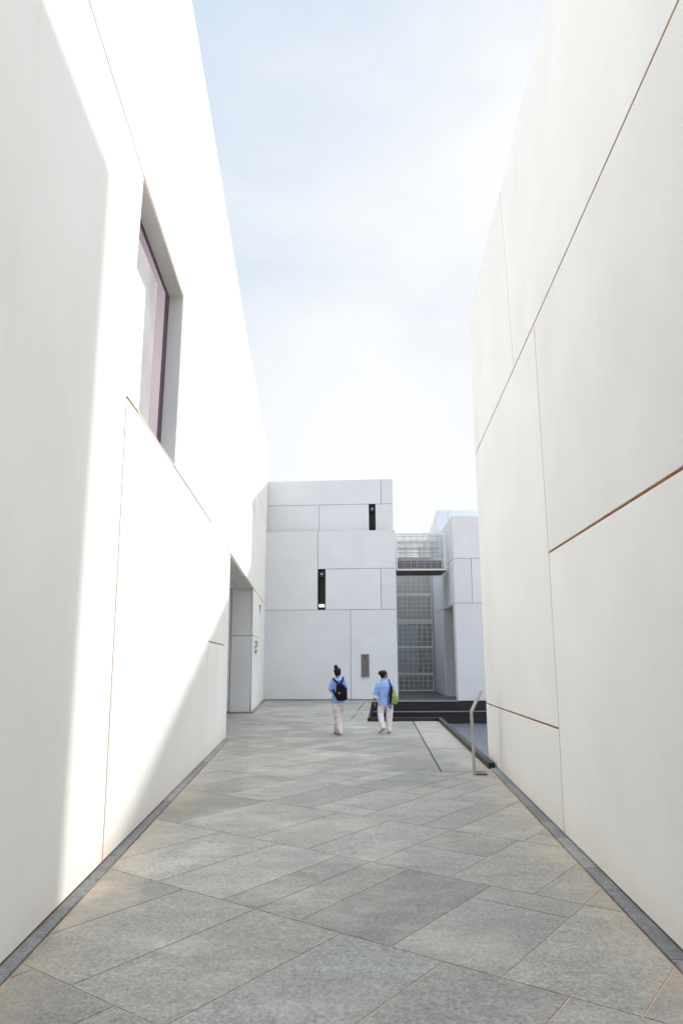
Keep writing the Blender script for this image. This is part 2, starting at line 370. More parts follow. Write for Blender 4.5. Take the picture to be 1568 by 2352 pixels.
# ------------------------------------------------------------------ right building
Rp = Plane('x', 1.84, 0.0595, -1)
right = thing('museum_building', 'blank off-white building filling the right side, crossed by long slanting tan grooves', 'building', (2.4, 8, 0))
RP = [
 [(13.4,5.74),(13.4,8.85),(9.44,8.72),(9.15,5.74)],
 [(9.15,5.74),(9.44,8.72),(-4.5,8.92),(-4.5,5.74),(7.82,5.74)],
 [(13.4,1.0),(13.4,5.74),(9.15,5.74),(7.82,5.74),(7.80,2.975),(7.84,1.085),(11.9,1.02)],
 [(7.80,2.975),(7.82,5.74),(-4.5,5.74),(-4.5,2.975)],
 [(7.90,.02),(7.84,1.085),(7.80,2.975),(-4.5,2.975),(-4.5,.02)],
 [(13.4,.02),(13.4,1.0),(11.9,1.02),(11.95,.02)],
 [(11.95,.02),(11.9,1.02),(7.84,1.085),(7.90,.02)]]
facade(Rp, RP, right, WARM, GROOVE, gap=0.012, depth=.05, hi=13.34)
Ep = Plane('y', 13.4, 0.0, 1)
facade(Ep, [[(2.64,.02),(9,.02),(9,5.74),(2.64,5.74)], [(2.64,5.74),(9,5.74),(9,8.85),(2.64,8.85)]], right, WARM, GROOVE, thick=.2, lo=2.7)
bm = bmesh.new(); box(bm, (9.0, -4.4, 0), (9.2, 13.3, 8.7)); prism(bm, [(1.9,-4.4),(9.1,-4.4),(9.1,13.2),(2.85,13.2)], 8.6, 8.4); part('building_mass', bm, WARM, right)

bm = bmesh.new(); box(bm, (1.7, -4.45, .01), (9.1, -4.25, 8.6)); part('end_wall', bm, WARM, right)
bm = bmesh.new(); box(bm, (-6.5, -4.45, .01), (-1.72, -4.25, 11.2)); part('end_wall', bm, WARM, left)
# ------------------------------------------------------------------ far building (two storeys of panels, slot lights)
far = thing('museum_building', 'pale grey-white building closing the passage, two black vertical slots in its face', 'building', (-.5, 31.6, 0))
Bp = Plane('y', 31.607, -0.0721, -1)
LOW = [[(-3.62,3.89),(-1.08,3.89),(-1.08,7.46),(-3.62,7.46)], [(-1.08,5.715),(2.42,5.715),(2.42,7.46),(-1.08,7.46)],
       [(-.736,3.89),(1.745,3.89),(1.745,5.715),(-.736,5.715)], [(1.745,3.89),(2.42,3.89),(2.42,5.715),(1.745,5.715)],
       [(-3.62,.02),(.38,.02),(.38,3.89),(-3.62,3.89)], [(.38,.02),(2.42,.02),(2.42,3.89),(.38,3.89)]]
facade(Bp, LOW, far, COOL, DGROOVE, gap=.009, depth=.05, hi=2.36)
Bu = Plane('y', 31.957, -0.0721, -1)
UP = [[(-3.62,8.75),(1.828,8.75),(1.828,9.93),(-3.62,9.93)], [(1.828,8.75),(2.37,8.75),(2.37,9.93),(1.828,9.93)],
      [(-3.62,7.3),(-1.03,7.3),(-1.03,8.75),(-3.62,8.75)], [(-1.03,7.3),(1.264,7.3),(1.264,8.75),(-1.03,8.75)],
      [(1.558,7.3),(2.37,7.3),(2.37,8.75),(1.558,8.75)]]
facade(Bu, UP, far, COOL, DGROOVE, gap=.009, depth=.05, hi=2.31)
bm = bmesh.new(); prism(bm, [(-3.4,32.45),(2.33,32.15),(2.33,39.5),(-3.4,39.5)], 9.85, 0); part('building_mass', bm, COOL, far)
bm = bmesh.new(); prism(bm, [(-3.4,31.95),(2.36,31.52),(2.36,32.4),(-3.4,32.4)], 7.44, 7.3); part('ledge', bm, COOL, far)
Sp = Plane('x', 2.42, 0.0, 1)
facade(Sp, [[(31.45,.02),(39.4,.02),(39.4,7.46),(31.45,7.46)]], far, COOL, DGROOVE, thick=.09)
def slot(pl, a0, a1, z0, z1, plate):
    bm = bmesh.new()
    for d0, q in ((-.30, 0),):
        slab(bm, pl, [(a0,z0),(a1,z0),(a1,z1),(a0,z1)], .0, -.34, -.30, .001)
        slab(bm, pl, [(a0,z0),(a0+.03,z0),(a0+.03,z1),(a0,z1)], 0, -.3, -.02, .001)
        slab(bm, pl, [(a1-.03,z0),(a1,z0),(a1,z1),(a1-.03,z1)], 0, -.3, -.02, .001)
    bmesh.ops.recalc_face_normals(bm, faces=bm.faces)
    s = part('light_slot', bm, SLOT, far)
    zt = z1 - .08; am = (a0+a1)/2
    bm = bmesh.new(); slab(bm, pl, [(a0+.045,zt-.26),(a1-.045,zt-.26),(a1-.045,zt),(a0+.045,zt)], 0, -.29, -.07, .01)
    bmesh.ops.recalc_face_normals(bm, faces=bm.faces); part('floodlight', bm, HOUS, s)
    bm = bmesh.new(); bmesh.ops.create_uvsphere(bm, u_segments=16, v_segments=10, radius=.042)
    c = pl.P(am, zt-.12, -.06)
    for v in bm.verts: v.co = Vector((v.co.x, v.co.y*.5, v.co.z)) + c
    part('lens', bm, LENS, s, True)
    if plate:
        bm = bmesh.new(); slab(bm, pl, [(a0+.04,z0+.12),(a1-.04,z0+.12),(a1-.04,z0+.245),(a0+.04,z0+.245)], 0, -.2, -.06, .004)
        bmesh.ops.recalc_face_normals(bm, faces=bm.faces); part('lamp', bm, LAMP, s)
slot(Bp, -1.07, -.742, 3.90, 5.70, True)
slot(Bu, 1.272, 1.55, 7.47, 8.735, False)
# plaque with engraved mark
plq = thing('wall_plaque', 'narrow upright brown-grey plaque with a small dark engraved mark, fixed to the far wall', 'plaque', (1.0, 31.5, 1.46))
bm = bmesh.new(); slab(bm, Bp, [(.836,.975),(1.178,.975),(1.178,1.948),(.836,1.948)], 0, .003, .045, .008); bmesh.ops.recalc_face_normals(bm, faces=bm.faces)
part('plate', bm, PLAQ, plq)
bm = bmesh.new()
def stroke(bm, pl, a, b_, wd, d0, d1):
    a = Vector(a); b_ = Vector(b_); t = (b_-a).normalized(); n = Vector((-t.y, t.x))*wd/2
    slab(bm, pl, [tuple(a-n), tuple(b_-n), tuple(b_+n), tuple(a+n)], 0, d0, d1, .0005)
# strokes read off the photo, in 1/100 m from the plate's top centre
for x0, z0, x1, z1 in ((-4.5,-6,-4.0,-14),(-6,-16.5,-3,-16.5),(-6,-16.5,-5.6,-18),(-1,-6,-2,-15),(-1,-7,3,-10),(3,-10,6,-5.5),(0.5,-6.5,1.5,-12),
                       (-2.5,-13,2,-14),(2,-11.5,-.5,-16),(1,-14,3,-17.5),(0,-18,7,-18),(3,-16,5.5,-15)):
    stroke(bm, Bp, (1.007+x0/100, 1.948+z0/100), (1.007+x1/100, 1.948+z1/100), .013, .044, .049)
bmesh.ops.recalc_face_normals(bm, faces=bm.faces); part('engraving', bm, ENGR, plq)

# raised sign characters on the left pillar: one arrow-like glyph pair and two small marks
sg = thing('wall_sign', 'three small raised metal symbols stacked on the far left pillar', 'sign', (-3.1, 25.6, 2.2))
def glyph(strokes, a, z, sc_, name):
    bm = bmesh.new()
    for x0, z0, x1, z1 in strokes: stroke(bm, Lp, (a+x0*sc_, z+z0*sc_*.4), (a+x1*sc_, z+z1*sc_*.4), .030, .05, .075)
    for x0, z0, x1, z1 in strokes[:2]: stroke(bm, Lp, (a+(x0+x1)/2*sc_, z+(z0+z1)/2*sc_*.4-.01), (a+(x0+x1)/2*sc_, z+(z0+z1)/2*sc_*.4+.01), .02, .002, .05)
    bmesh.ops.recalc_face_normals(bm, faces=bm.faces); part(name, bm, WHITEM, sg)
glyph(((-.5,.3,0,0),(0,0,.5,.3),(0,0,0,-.45),(.8,.3,1.25,.25),(.8,.3,.75,-.2),(.75,-.2,1.25,-.28)), 25.6, 2.33, .62, 'symbol')
glyph(((-.5,0,.5,0),(0,.25,0,-.25),(.4,.1,.9,.1)), 25.55, 2.185, .6, 'symbol')
glyph(((-.5,0,.5,0),(0,.3,0,-.35),(.5,.15,1.1,.1)), 25.6, 2.03, .6, 'symbol')

# ------------------------------------------------------------------ right far building
rb = thing('museum_building', 'pale stepped building with an open ground-floor corner, behind the dark steps', 'building', (4.86, 30.5, 0))
Gp = Plane('y', 30.5, 0.0, -1)
facade(Gp, [[(4.86,6.02),(14,6.02),(14,7.91),(4.86,7.91)], [(4.86,4.08),(5.62,4.08),(5.62,6.02),(4.86,6.02)], [(5.62,4.08),(14,4.08),(14,6.02),(5.62,6.02)],
            [(4.86,.012),(14,.012),(14,4.08),(4.86,4.08)]], rb, COOL, DGROOVE, gap=.009, lo=4.92)
Qp = Plane('x', 4.55, 0.01, -1)
facade(Qp, [[(30.5,6.02),(33.2,6.02),(33.2,7.91),(30.5,7.91)], [(33.2,6.02),(40,6.02),(40,6.75),(33.2,6.75)], [(33.2,6.75),(40,6.75),(40,7.91),(33.2,7.91)],
            [(30.5,4.08),(40,4.08),(40,6.02),(30.5,6.02)]],
       rb, COOL, DGROOVE, gap=.009, thick=.3, lo=30.56)
facade(Qp, [[(34.05,.012),(40,.012),(40,4.08),(34.05,4.08)]], rb, COOL, DGROOVE, gap=.009, thick=.3, lo=34.12)
facade(Qp, [[(30.5,.012),(31.12,.012),(31.12,4.08),(30.5,4.08)]], rb, COOL, DGROOVE, gap=.009, thick=.3, lo=30.56)
bm = bmesh.new(); box(bm, (4.86, 34.1, 0), (9, 34.3, 4.09)); box(bm, (4.87, 31.0, 0), (9, 31.1, 4.09)); box(bm, (8.9, 31, 0), (9.1, 34.2, 4.1))
part('recess_wall', bm, COOL, rb)
bm = bmesh.new(); box(bm, (4.9, 31.1, 4.04), (9, 34.2, 4.2)); part('soffit', bm, COOL, rb)
bm = bmesh.new(); box(bm, (5.1, 30.7, 7.7), (15, 41, 7.88)); box(bm, (9.2, 31, .02), (14, 40, 7.7)); part('building_mass', bm, COOL, rb)
Tp = Plane('y', 37.0, 0.0, -1)
facade(Tp, [[(5.07,7.7),(5.68,7.7),(5.68,9.51),(5.07,9.51)], [(5.68,7.7),(16,7.7),(16,9.51),(5.68,9.51)]], rb, COOL, DGROOVE, gap=.009, lo=5.13)
Tq = Plane('x', 2.74, 0.063, -1)
facade(Tq, [[(37.0,7.2),(52,7.2),(52,9.51),(37.0,9.51)]], rb, WARM, DGROOVE, thick=.3, lo=37.06)  # lit side face: its sunlit cream is put in by the warmer wall colour
bm = bmesh.new(); box(bm, (5.7, 37.4, 7.8), (16, 52, 9.4)); part('upper_mass', bm, COOL, rb)

# ------------------------------------------------------------------ link bridge and mesh screen
br = thing('footbridge', 'enclosed metal mesh footbridge spanning between the two far buildings', 'footbridge', (3.6, 32, 5.68))
def grating(bm, x0, x1, y, z0, z1, nx, nz, t=.018, dep=.03):
    for i in range(1, nx):
        k = t*(1.9 if i % 4 == 0 else .85)/2; x = x0 + (x1-x0)*i/nx; box(bm, (x-k, y, z0), (x+k, y+dep, z1))
    for j in range(1, nz):
        k = t*(1.9 if j % 4 == 0 else .85)/2; z = z0 + (z1-z0)*j/nz; box(bm, (x0, y+.004, z-k), (x1, y+dep-.004, z+k))
def frame(bm, x0, x1, y, z0, z1, t=.07, dep=.06):
    box(bm, (x0, y, z0), (x0+t, y+dep, z1)); box(bm, (x1-t, y, z0), (x1, y+dep, z1))
    box(bm, (x0+t, y, z0), (x1-t, y+dep, z0+t)); box(bm, (x0+t, y, z1-t), (x1-t, y+dep, z1))
X0, X1, Z0, Z1 = 2.47, 4.72, 5.67, 7.39
BRG = mat('bridge_grating', (0.42, 0.42, 0.42), 0.5)
for y in (31.9, 34.05):
    bm = bmesh.new(); frame(bm, X0, X1, y, Z0, Z1); f = part('side_frame', bm, STEELW, br); gm_ = BRG
    bm = bmesh.new(); grating(bm, X0+.07, X1-.07, y+.01, Z0+.07, Z1-.07, 28, 21, .014 if y < 33 else .010); part('grating', bm, gm_, f)
bm = bmesh.new(); box(bm, (X0, 31.97, Z0+.02), (X1+.08, 34.04, Z0+.1))
x = X0+.02
while x < X1+.06:
    box(bm, (x, 31.98, Z0-.01), (x+.03, 34.03, Z0+.019)); x += .075
part('deck', bm, SOFF, br)
bm = bmesh.new()
for z in (6.35, 6.75, 6.98): box(bm, (X0, 33.95, z), (X1, 33.99, z+.035))
for x in (3.1, 3.75, 4.4): box(bm, (x, 33.95, 5.8), (x+.035, 33.985, 7.1))
part('handrail', bm, BRUSH, br)
bm = bmesh.new(); box(bm, (X0, 33.2, Z0+.1), (X1, 33.25, 6.29)); part('kick_panel', bm, mat('dark_panel', (.035,.028,.024), .7), br)
bm = bmesh.new(); frame(bm, X1-.01, X1+.07, 31.93, Z0, Z1, .03, .03); part('corner_post', bm, STEELW, br)

SCRS = vary(mat('screen_steel', (0.66, 0.67, 0.63), 0.5), (0.72, 0.72, 0.68), 3)
scn = thing('mesh_screen', 'tall gridded steel screen standing in front of dark glass beyond the steps', 'screen', (3.9, 38.5, 0))
X0, X1 = 2.44, 4.88
zs = [.05, .93, 2.33, 3.74, 5.14, 6.6]
for i in range(5):
    bm = bmesh.new(); frame(bm, X0, X1, 38.5, zs[i]+.004, zs[i+1]-.004, .06, .06); f = part('screen_frame', bm, SCRS, scn)
    n = max(6, round((zs[i+1]-zs[i])/.066)); bm = bmesh.new(); grating(bm, X0+.06, X1-.06, 38.51, zs[i]+.06, zs[i+1]-.06, 36, n, .015); part('grating', bm, SCRS, f)
gl = thing('glass_building', 'dark glazed building front behind the mesh screen, taupe panels above', 'building', (3.6, 39.3, 0))
bm = bmesh.new(); box(bm, (2.5, 39.3, 3.62), (4.93, 39.6, 7.3)); part('upper_panel', bm, TAUPE, gl)
bm = bmesh.new(); box(bm, (2.5, 39.35, .02), (4.93, 39.4, 3.6)); part('glazing', bm, GLASSD, gl)
bm = bmesh.new(); box(bm, (2.5, 39.30, 2.0), (4.1, 39.34, 3.5)); box(bm, (2.5, 39.30, .95), (4.1, 39.34, 1.96)); part('painted_light', bm, REFLP, gl)  # added sheets coloured as a bluish reflection in the glazing

# ------------------------------------------------------------------ ground, paving, kerbs, steps
def strip_mesh(polys, top, depth, m, name, gap=0.0, chamfer=0.0):
    bm = bmesh.new(); lay = bm.loops.layers.float_color.new('tint')
    for poly in polys:
        if gap: poly = inset(poly, gap)
        if area(poly) < 0: poly = poly[::-1]
        if abs(area(poly)) < 1e-4: continue
        c = (random.random(), random.random(), random.random(), 1)
        before = len(bm.faces)
        prism(bm, poly, top, top-depth)
        bm.faces.ensure_lookup_table()
        for f in bm.faces[before:]:
            for l in f.loops: l[lay] = c
    bmesh.ops.recalc_face_normals(bm, faces=bm.faces)
    return struct(link(name, bm, m))
lx = lambda y: -1.84 - .05*y
rx = lambda y: 1.84 + .0595*y
LK = .105
kin = lambda y: 2.433 + (2.772-2.433)*(y-12.415)/(21.26-12.415)    # line of the pool kerb
lin = lambda y: 0.72 + (1.142-.72)*(y-21.3)/(28.953-21.3)          # left rim of the sunken court
JX = lambda y: 1.589 + (1.997-1.589)*(y-12.12)/(20.695-12.12)      # drain slot
regions = [
 [(lx(-8)+LK,-8),(rx(-8)-.122,-8),(rx(12.12)-.122,12.12),(lx(12.12)+LK,12.12)],
 [(lx(12.12)+LK,12.12),(JX(12.12),12.12),(JX(17),17),(lx(17)+LK,17)],
 [(-6.2,17),(JX(17),17),(JX(21.25),21.25),(-6.2,21.25)],
 [(-6.2,21.25),(lin(21.25),21.25),(lin(24.55),24.55),(-6.2,24.55)],
 [(lx(24.55)+LK,24.55),(lin(24.55),24.55),(lin(30.35),30.35),(lx(30.35)+LK,30.35)],
 [(lx(30.35)+LK,30.35),(4.86,30.35),(4.86,31.2),(lx(31.2)+LK,31.2)],
 [(lx(31.2)+LK,31.2),(2.42,31.2),(2.42,31.44),(lx(31.8)+LK,31.8)]]
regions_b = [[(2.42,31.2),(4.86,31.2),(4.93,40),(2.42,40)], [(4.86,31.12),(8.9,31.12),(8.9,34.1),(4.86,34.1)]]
an = math.radians(53.6); U = Vector((math.cos(an), math.sin(an))); V = Vector((math.sin(an), -math.cos(an)))
rows = {0: ([-4.75,-3.95,-3.15,-2.37,-1.58,-.79], 2.71, 4.255), 1: ([-5.9,-5.08,-4.31,-3.95,-3.54,-2.755,-1.985,-1.2], 4.255, 5.785),
        2: ([-5.45,-4.70,-3.92,-3.145,-2.39], 5.785, 7.29), 3: ([-7.4,-6.6,-5.9,-5.1,-4.3,-3.9,-3.1,-2.3], 7.29, 8.80)}
tiles = []
def add_row(cuts, p0, p1):
    cuts = sorted(cuts)
    while cuts[0] > -32: cuts.insert(0, cuts[0] - .3935*random.choice((2,2,2,3,3,1)))
    while cuts[-1] < 14: cuts.append(cuts[-1] + .3935*random.choice((2,2,2,3,3,1)))
    for a, b_ in zip(cuts, cuts[1:]):
        sp = [p0, p1]
        if p0 == 4.255 and abs(a+2.755) < .01: sp = [p0, 5.44, p1]
        elif p0 not in (2.71, 4.255) and random.random() < .16: sp = [p0, p0 + random.choice((.38, .76, 1.14)), p1]
        for s0, s1 in zip(sp, sp[1:]):
            tiles.append([tuple(U*p+V*q) for p, q in ((s0,a),(s1,a),(s1,b_),(s0,b_))])
for k in range(-9, 28):
    if k in rows: add_row(*rows[k])
    else:
        p0 = (2.71 + 1.522*k) if k < 0 else 8.80 + 1.522*(k-4)
        add_row([-.3935*random.choice((10, 11, 12))], p0, p0+1.522)
pv, pvb = [], []
for t in tiles:
    ti = inset(t, .0052)
    for r in regions:
        q = clip(ti, r)
        if len(q) > 2: pv.append(q)
    for r in regions_b:
        q = clip(ti, r)
        if len(q) > 2: pvb.append(q)
# slabs between the drain slot and the kerb follow the kerb instead
ys = [12.14, 13.74, 15.1, 17.6, 21.1]
for y0, y1 in zip(ys, ys[1:]):
    pv.append(inset([(JX(y0)+.03,y0),(kin(y0)-.01,y0),(kin(y1)-.01,y1),(JX(y1)+.03,y1)], .012))
bm = bmesh.new()
strip_mesh(pv, 0.0, .004, PAVE, 'paving')
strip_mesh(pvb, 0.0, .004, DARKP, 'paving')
# ground sheet under the grout, with the sunken court cut out
bm = bmesh.new()
for r in [[(-400,-400),(400,-400),(400,12.3),(-400,12.3)], [(-400,12.3),(kin(12.3)+.11,12.3),(kin(21.37)+.11,21.37),(-400,21.37)],
          [(-400,21.37),(lin(21.37),21.37),(lin(30.4),30.4),(-400,30.4)], [(-400,30.4),(400,30.4),(400,500),(-400,500)], [(14,12.3),(400,12.3),(400,30.4),(14,30.4)]]:
    bm.faces.new([bm.verts.new((x, y, -.0038)) for x, y in r])
struct(link('ground', bm, GROUT))
# granite strips along the foot of both walls
def wall_strip(fx, sgn, y0, y1, wd, name):
    polys = []; y = y0
    while y < y1:
        e = min(y1, y + random.uniform(.7, 1.6)); polys.append([(fx(y)-.05*sgn,y+.002),(fx(y)+wd*sgn,y+.002),(fx(e)+wd*sgn,e-.002),(fx(e)-.05*sgn,e-.002)]); y = e
    strip_mesh(polys, .018, .024, KERB, name, .0015)
wall_strip(lx, 1, -4.5, 17.0, .098, 'kerb_strip'); wall_strip(lx, 1, 24.6, 31.7, .10, 'kerb_strip'); wall_strip(rx, -1, -4.5, 13.35, .115, 'kerb_strip')
strip_mesh([[(-6.2,24.48),(-3.07,24.48),(-3.07,24.7),(-6.2,24.7)]], .018, .024, KERB, 'kerb_strip')
# dark drain slots let into the paving
slots_ = [[(JX(12.14)-.005,12.14),(JX(12.14)+.03,12.14),(JX(20.7)+.03,20.7),(JX(20.7)-.005,20.7)], [(1.10,22.3),(1.125,22.3),(1.0,21.5),(.975,21.5)]]
strip_mesh([[(JX(12.12)-.008,12.12),(JX(12.12)+.036,12.12),(JX(21.2)+.036,21.2),(JX(21.2)-.008,21.2)]], -.0002, .003, SLOT, 'drain_slot')
strip_mesh([[(JX(y)+.037,y-.013),(kin(y)-.012,y-.013),(kin(y)-.012,y+.013),(JX(y)+.037,y+.013)] for y in (12.14, 13.74, 15.1)], -.0002, .003, SLOT, 'drain_slot')
strip_mesh([[(.50,25.3),(.54,25.3),(.88,29.6),(.84,29.6)], [(.25,22.2),(.29,22.2),(.47,24.0),(.43,24.0)]], .003, .006, SLOT, 'drain_slot')
# kerb round the court
kp = [[(kin(a)-.0,a),(kin(a)+.11,a),(kin(b_)+.11,b_),(kin(b_),b_)] for a, b_ in zip([12.4,13.6,14.9,16.2,17.5,18.8,20.1],[13.6,14.9,16.2,17.5,18.8,20.1,21.26])]
kp += [[(a,21.262),(b_,21.262),(b_,21.37),(a,21.37)] for a, b_ in zip([.73,1.25,1.8,2.33],[1.25,1.8,2.33,2.88])]
strip_mesh(kp, .10, 1.0, BLACK, 'kerb', .002)
rim = [[(lin(a)-.02,a),(lin(a)+.035,a),(lin(b_)+.035,b_),(lin(b_)-.02,b_)] for a, b_ in zip([21.40,23.2,25,26.8,28.6],[23.2,25,26.8,28.6,30.1])]
strip_mesh(rim, -.001, 1.0, BLACK, 'kerb', .002)
# sunken court floor
cf = []
for ix in range(14):
    for iy in range(14):
        x = .6 + ix*.95 + (iy % 2)*.4; y = 12.2 + iy*1.35
        q = clip([(x+.004,y+.004),(x+.946,y+.004),(x+.946,y+1.346),(x+.004,y+1.346)], [(.6,12.4),(14,12.4),(14,30),(.6,30)])
        if len(q) > 2: cf.append(q)
strip_mesh(cf, -.86, .01, DARKP, 'court_floor')
bm = bmesh.new(); box(bm, (.3, 12.0, -1.1), (14.5, 31, -.868)); struct(link('court_base', bm, GROUT))
# steps up out of the court
def course(y0, y1, top, bot, x0, step, seedoff):
    out_ = []; x = x0; i = 0
    while x < 14: out_.append([(x,y0),(min(14,x+step),y0),(min(14,x+step),y1),(x,y1)]); x += step
    return out_
NOSE = stone_mat('sawn_nosing', (0.20, 0.20, 0.205), 1.2, False, 0.4)
def stepmesh():
    bm = bmesh.new(); lay = bm.loops.layers.float_color.new('tint')
    for y0, y1, top, bot, x0, st in ((30.05,30.5,-.405,-.86,.9,1.35),(30.40,30.95,.0,-.285,1.17,1.62),(30.41,30.95,-.29,-.41,1.16,1.62)):
        x = x0
        while x < 14:
            c = (random.random(), random.random(), random.random(), 1); k = len(bm.faces)
            box(bm, (x+.003, y0, bot), (min(14, x+st)-.003, y1, top-.002)); x += st
            bm.faces.ensure_lookup_table()
            for f in bm.faces[k:]:
                for l in f.loops: l[lay] = c
    return bm
bmN = bmesh.new(); box(bmN, (.95, 30.0, -.405), (14, 30.38, -.385))
o = tag(link('stone_steps', stepmesh(), BLACK), 'wide black granite steps rising from the sunken court to the mesh screen', 'steps')

part('tread', bmN, NOSE, o)
# ------------------------------------------------------------------ bent steel reading stand
st = thing('sign_stand', 'bent steel lectern-like sign stand at the corner of the right wall', 'sign stand', (2.1, 11.8, 0))
def ribbon(bm, prof, y0, y1, t):
    """sheet bent along profile points (x, z), thickness t"""
    n = len(prof); L_, R_ = [], []
    for i in range(n):
        p = Vector(prof[i]); a = Vector(prof[max(0,i-1)]); c = Vector(prof[min(n-1,i+1)])
        d1 = (p-a).normalized() if i else (c-p).normalized(); d2 = (c-p).normalized() if i < n-1 else d1
        nn = Vector((-d1.y, d1.x)) + Vector((-d2.y, d2.x)); nn.normalize(); k = t/2/max(.3, nn.dot(Vector((-d1.y, d1.x))))
        L_.append(p+nn*k); R_.append(p-nn*k)
    ring = L_ + R_[::-1]
    a = [bm.verts.new((p.x, y0, p.y)) for p in ring]; c = [bm.verts.new((p.x, y1, p.y)) for p in ring]
    m_ = len(ring)
    for i in range(m_): bm.faces.new((a[i], a[(i+1) % m_], c[(i+1) % m_], c[i]))
    for i in range(n-1):
        bm.faces.new((a[i], a[i+1], a[m_-2-i], a[m_-1-i])); bm.faces.new((c[i+1], c[i], c[m_-1-i], c[m_-2-i]))
    bmesh.ops.recalc_face_normals(bm, faces=bm.faces)
bm = bmesh.new(); ribbon(bm, [(2.10,.012),(2.088,.955)], 11.77, 11.95, .020); part('upright', bm, BRUSH, st)
bm = bmesh.new(); ribbon(bm, [(2.0885,.957),(2.092,.975),(2.262,1.295)], 11.765, 11.955, .020); part('sign_panel', bm, BRUSH, st)
bm = bmesh.new(); ribbon(bm, [(2.112,.012),(2.29,.012)], 11.77, 12.12, .012); part('foot_plate', bm, mat('foot_steel', (.12,.09,.075), .4, .6), st)

# ------------------------------------------------------------------ people
SKIN = mat('skin', (0.33, 0.17, 0.10), 0.5)
HAIR = vary(mat('dark_hair', (0.006, 0.004, 0.004), 0.5, 0, .2), (0.014, 0.007, 0.006), 20)
SHIRT = vary(mat('blue_shirt', (0.20, 0.33, 0.66), 0.8), (0.26, 0.40, 0.72), 7)
TROU = vary(mat('white_trousers', (0.62, 0.58, 0.62), 0.8), (0.70, 0.66, 0.70), 7)
SHOE = mat('white_shoe', (0.66, 0.65, 0.64), 0.6)
SOLE = mat('gum_sole', (0.38, 0.20, 0.11), 0.6)
CUFF = mat('white_cuff', (0.75, 0.75, 0.77), 0.8)
NYLON = vary(mat('black_nylon', (0.003, 0.003, 0.0035), 0.65, 0, .15), (0.006, 0.006, 0.007), 10)
SILV = mat('silver_zip', (0.7, 0.7, 0.7), 0.25, 0.9)
def tube(bm, pts, rad, seg=18, lat=(1, 0, 0)):
    """loft of elliptical rings through pts; rad = (lateral, depth) per point"""
    pts = [Vector(p) for p in pts]; rings = []
    for i, p in enumerate(pts):
        t = (pts[min(i+1, len(pts)-1)] - pts[max(i-1, 0)]).normalized()
        a = Vector(lat); a = (a - t*a.dot(t))
        if a.length < .05: a = Vector((0, 1, 0)) - t*t.y
        a.normalize(); b_ = t.cross(a); ra, rb = rad[i] if isinstance(rad[i], tuple) else (rad[i], rad[i])
        rings.append([bm.verts.new(p + a*ra*math.cos(2*math.pi*k/seg) + b_*rb*math.sin(2*math.pi*k/seg)) for k in range(seg)])
    for r, s_ in zip(rings, rings[1:]):
        for k in range(seg): bm.faces.new((r[k], r[(k+1) % seg], s_[(k+1) % seg], s_[k]))
    bm.faces.new(rings[0][::-1]); bm.faces.new(rings[-1])
def ball(bm, c, r, seg=20):
    vs = bmesh.ops.create_uvsphere(bm, u_segments=seg, v_segments=14, radius=1)['verts']
    r = r if isinstance(r, tuple) else (r, r, r)
    for v in vs: v.co = Vector((v.co.x*r[0], v.co.y*r[1], v.co.z*r[2])) + Vector(c)
def fuse(name, bm, m, parent, voxel=.008, smooth=4, amp=0.0, freq=8, stretch=(1, 1, 1)):
    """weld overlapping volumes into one continuous skin, relax it and press folds into it"""
    bmesh.ops.recalc_face_normals(bm, faces=bm.faces)
    me = bpy.data.meshes.new(name); bm.to_mesh(me); bm.free()
    o = bpy.data.objects.new(name, me); COL.objects.link(o)
    r = o.modifiers.new('r', 'REMESH'); r.mode = 'VOXEL'; r.voxel_size = voxel; r.adaptivity = 0
    s_ = o.modifiers.new('s', 'SMOOTH'); s_.iterations = smooth; s_.factor = .5
    dg = bpy.context.evaluated_depsgraph_get(); dg.update()
    new = bpy.data.meshes.new_from_object(o.evaluated_get(dg)); o.modifiers.clear(); o.data = new; bpy.data.meshes.remove(me); new.name = name
    new.materials.clear(); new.materials.append(m)
    if amp:
        nr = [v.normal.copy() for v in new.vertices]
        for v, n_ in zip(new.vertices, nr):
            q = Vector((v.co.x*stretch[0], v.co.y*stretch[1], v.co.z*stretch[2]))*freq
            v.co += n_*amp*(1-2*abs(noise.noise(q)) - .5 + .5*noise.noise(q*2.3))
    for p in new.polygons: p.use_smooth = True
    o.parent = parent; t = Vector((0, 0, 0)); p = parent
    while p is not None: t += p.location; p = p.parent
    o.location = -t
    return o
def hand(bm, wrist, dirn, side, curl=.35):
    """palm and five separate bent fingers; dirn = pointing direction, side = thumb side"""
    w_ = Vector(wrist); d = Vector(dirn).normalized(); s_ = Vector(side).normalized(); n_ = d.cross(s_)
    tube(bm, [w_, w_+d*.03, w_+d*.065, w_+d*.085], [(.022,.016),(.034,.015),(.038,.014),(.036,.012)], 12, s_)
    for i, (L_, r) in enumerate(((.066,.0085),(.074,.009),(.069,.0085),(.054,.0075))):
        b0 = w_ + d*.078 + s_*(.030-.020*i); d1 = (d + n_*curl*.6).normalized(); d2 = (d + n_*curl*1.8).normalized(); d3 = (d*.6 + n_*curl*3).normalized()
        p1 = b0 + d1*L_*.45; p2 = p1 + d2*L_*.32; p3 = p2 + d3*L_*.25
        tube(bm, [b0-d*.02, b0, p1, p2, p3], [r, r, r*.95, r*.88, r*.6], 8, s_)
    b0 = w_ + d*.022 + s_*.022; p1 = b0 + (d*.7+s_*.7+n_*.2).normalized()*.036; p2 = p1 + (d*.9+s_*.25+n_*.35).normalized()*.03; p3 = p2 + (d+n_*.4).normalized()*.02
    tube(bm, [b0, p1, p2, p3], [.013, .0105, .0095, .006], 8, s_)
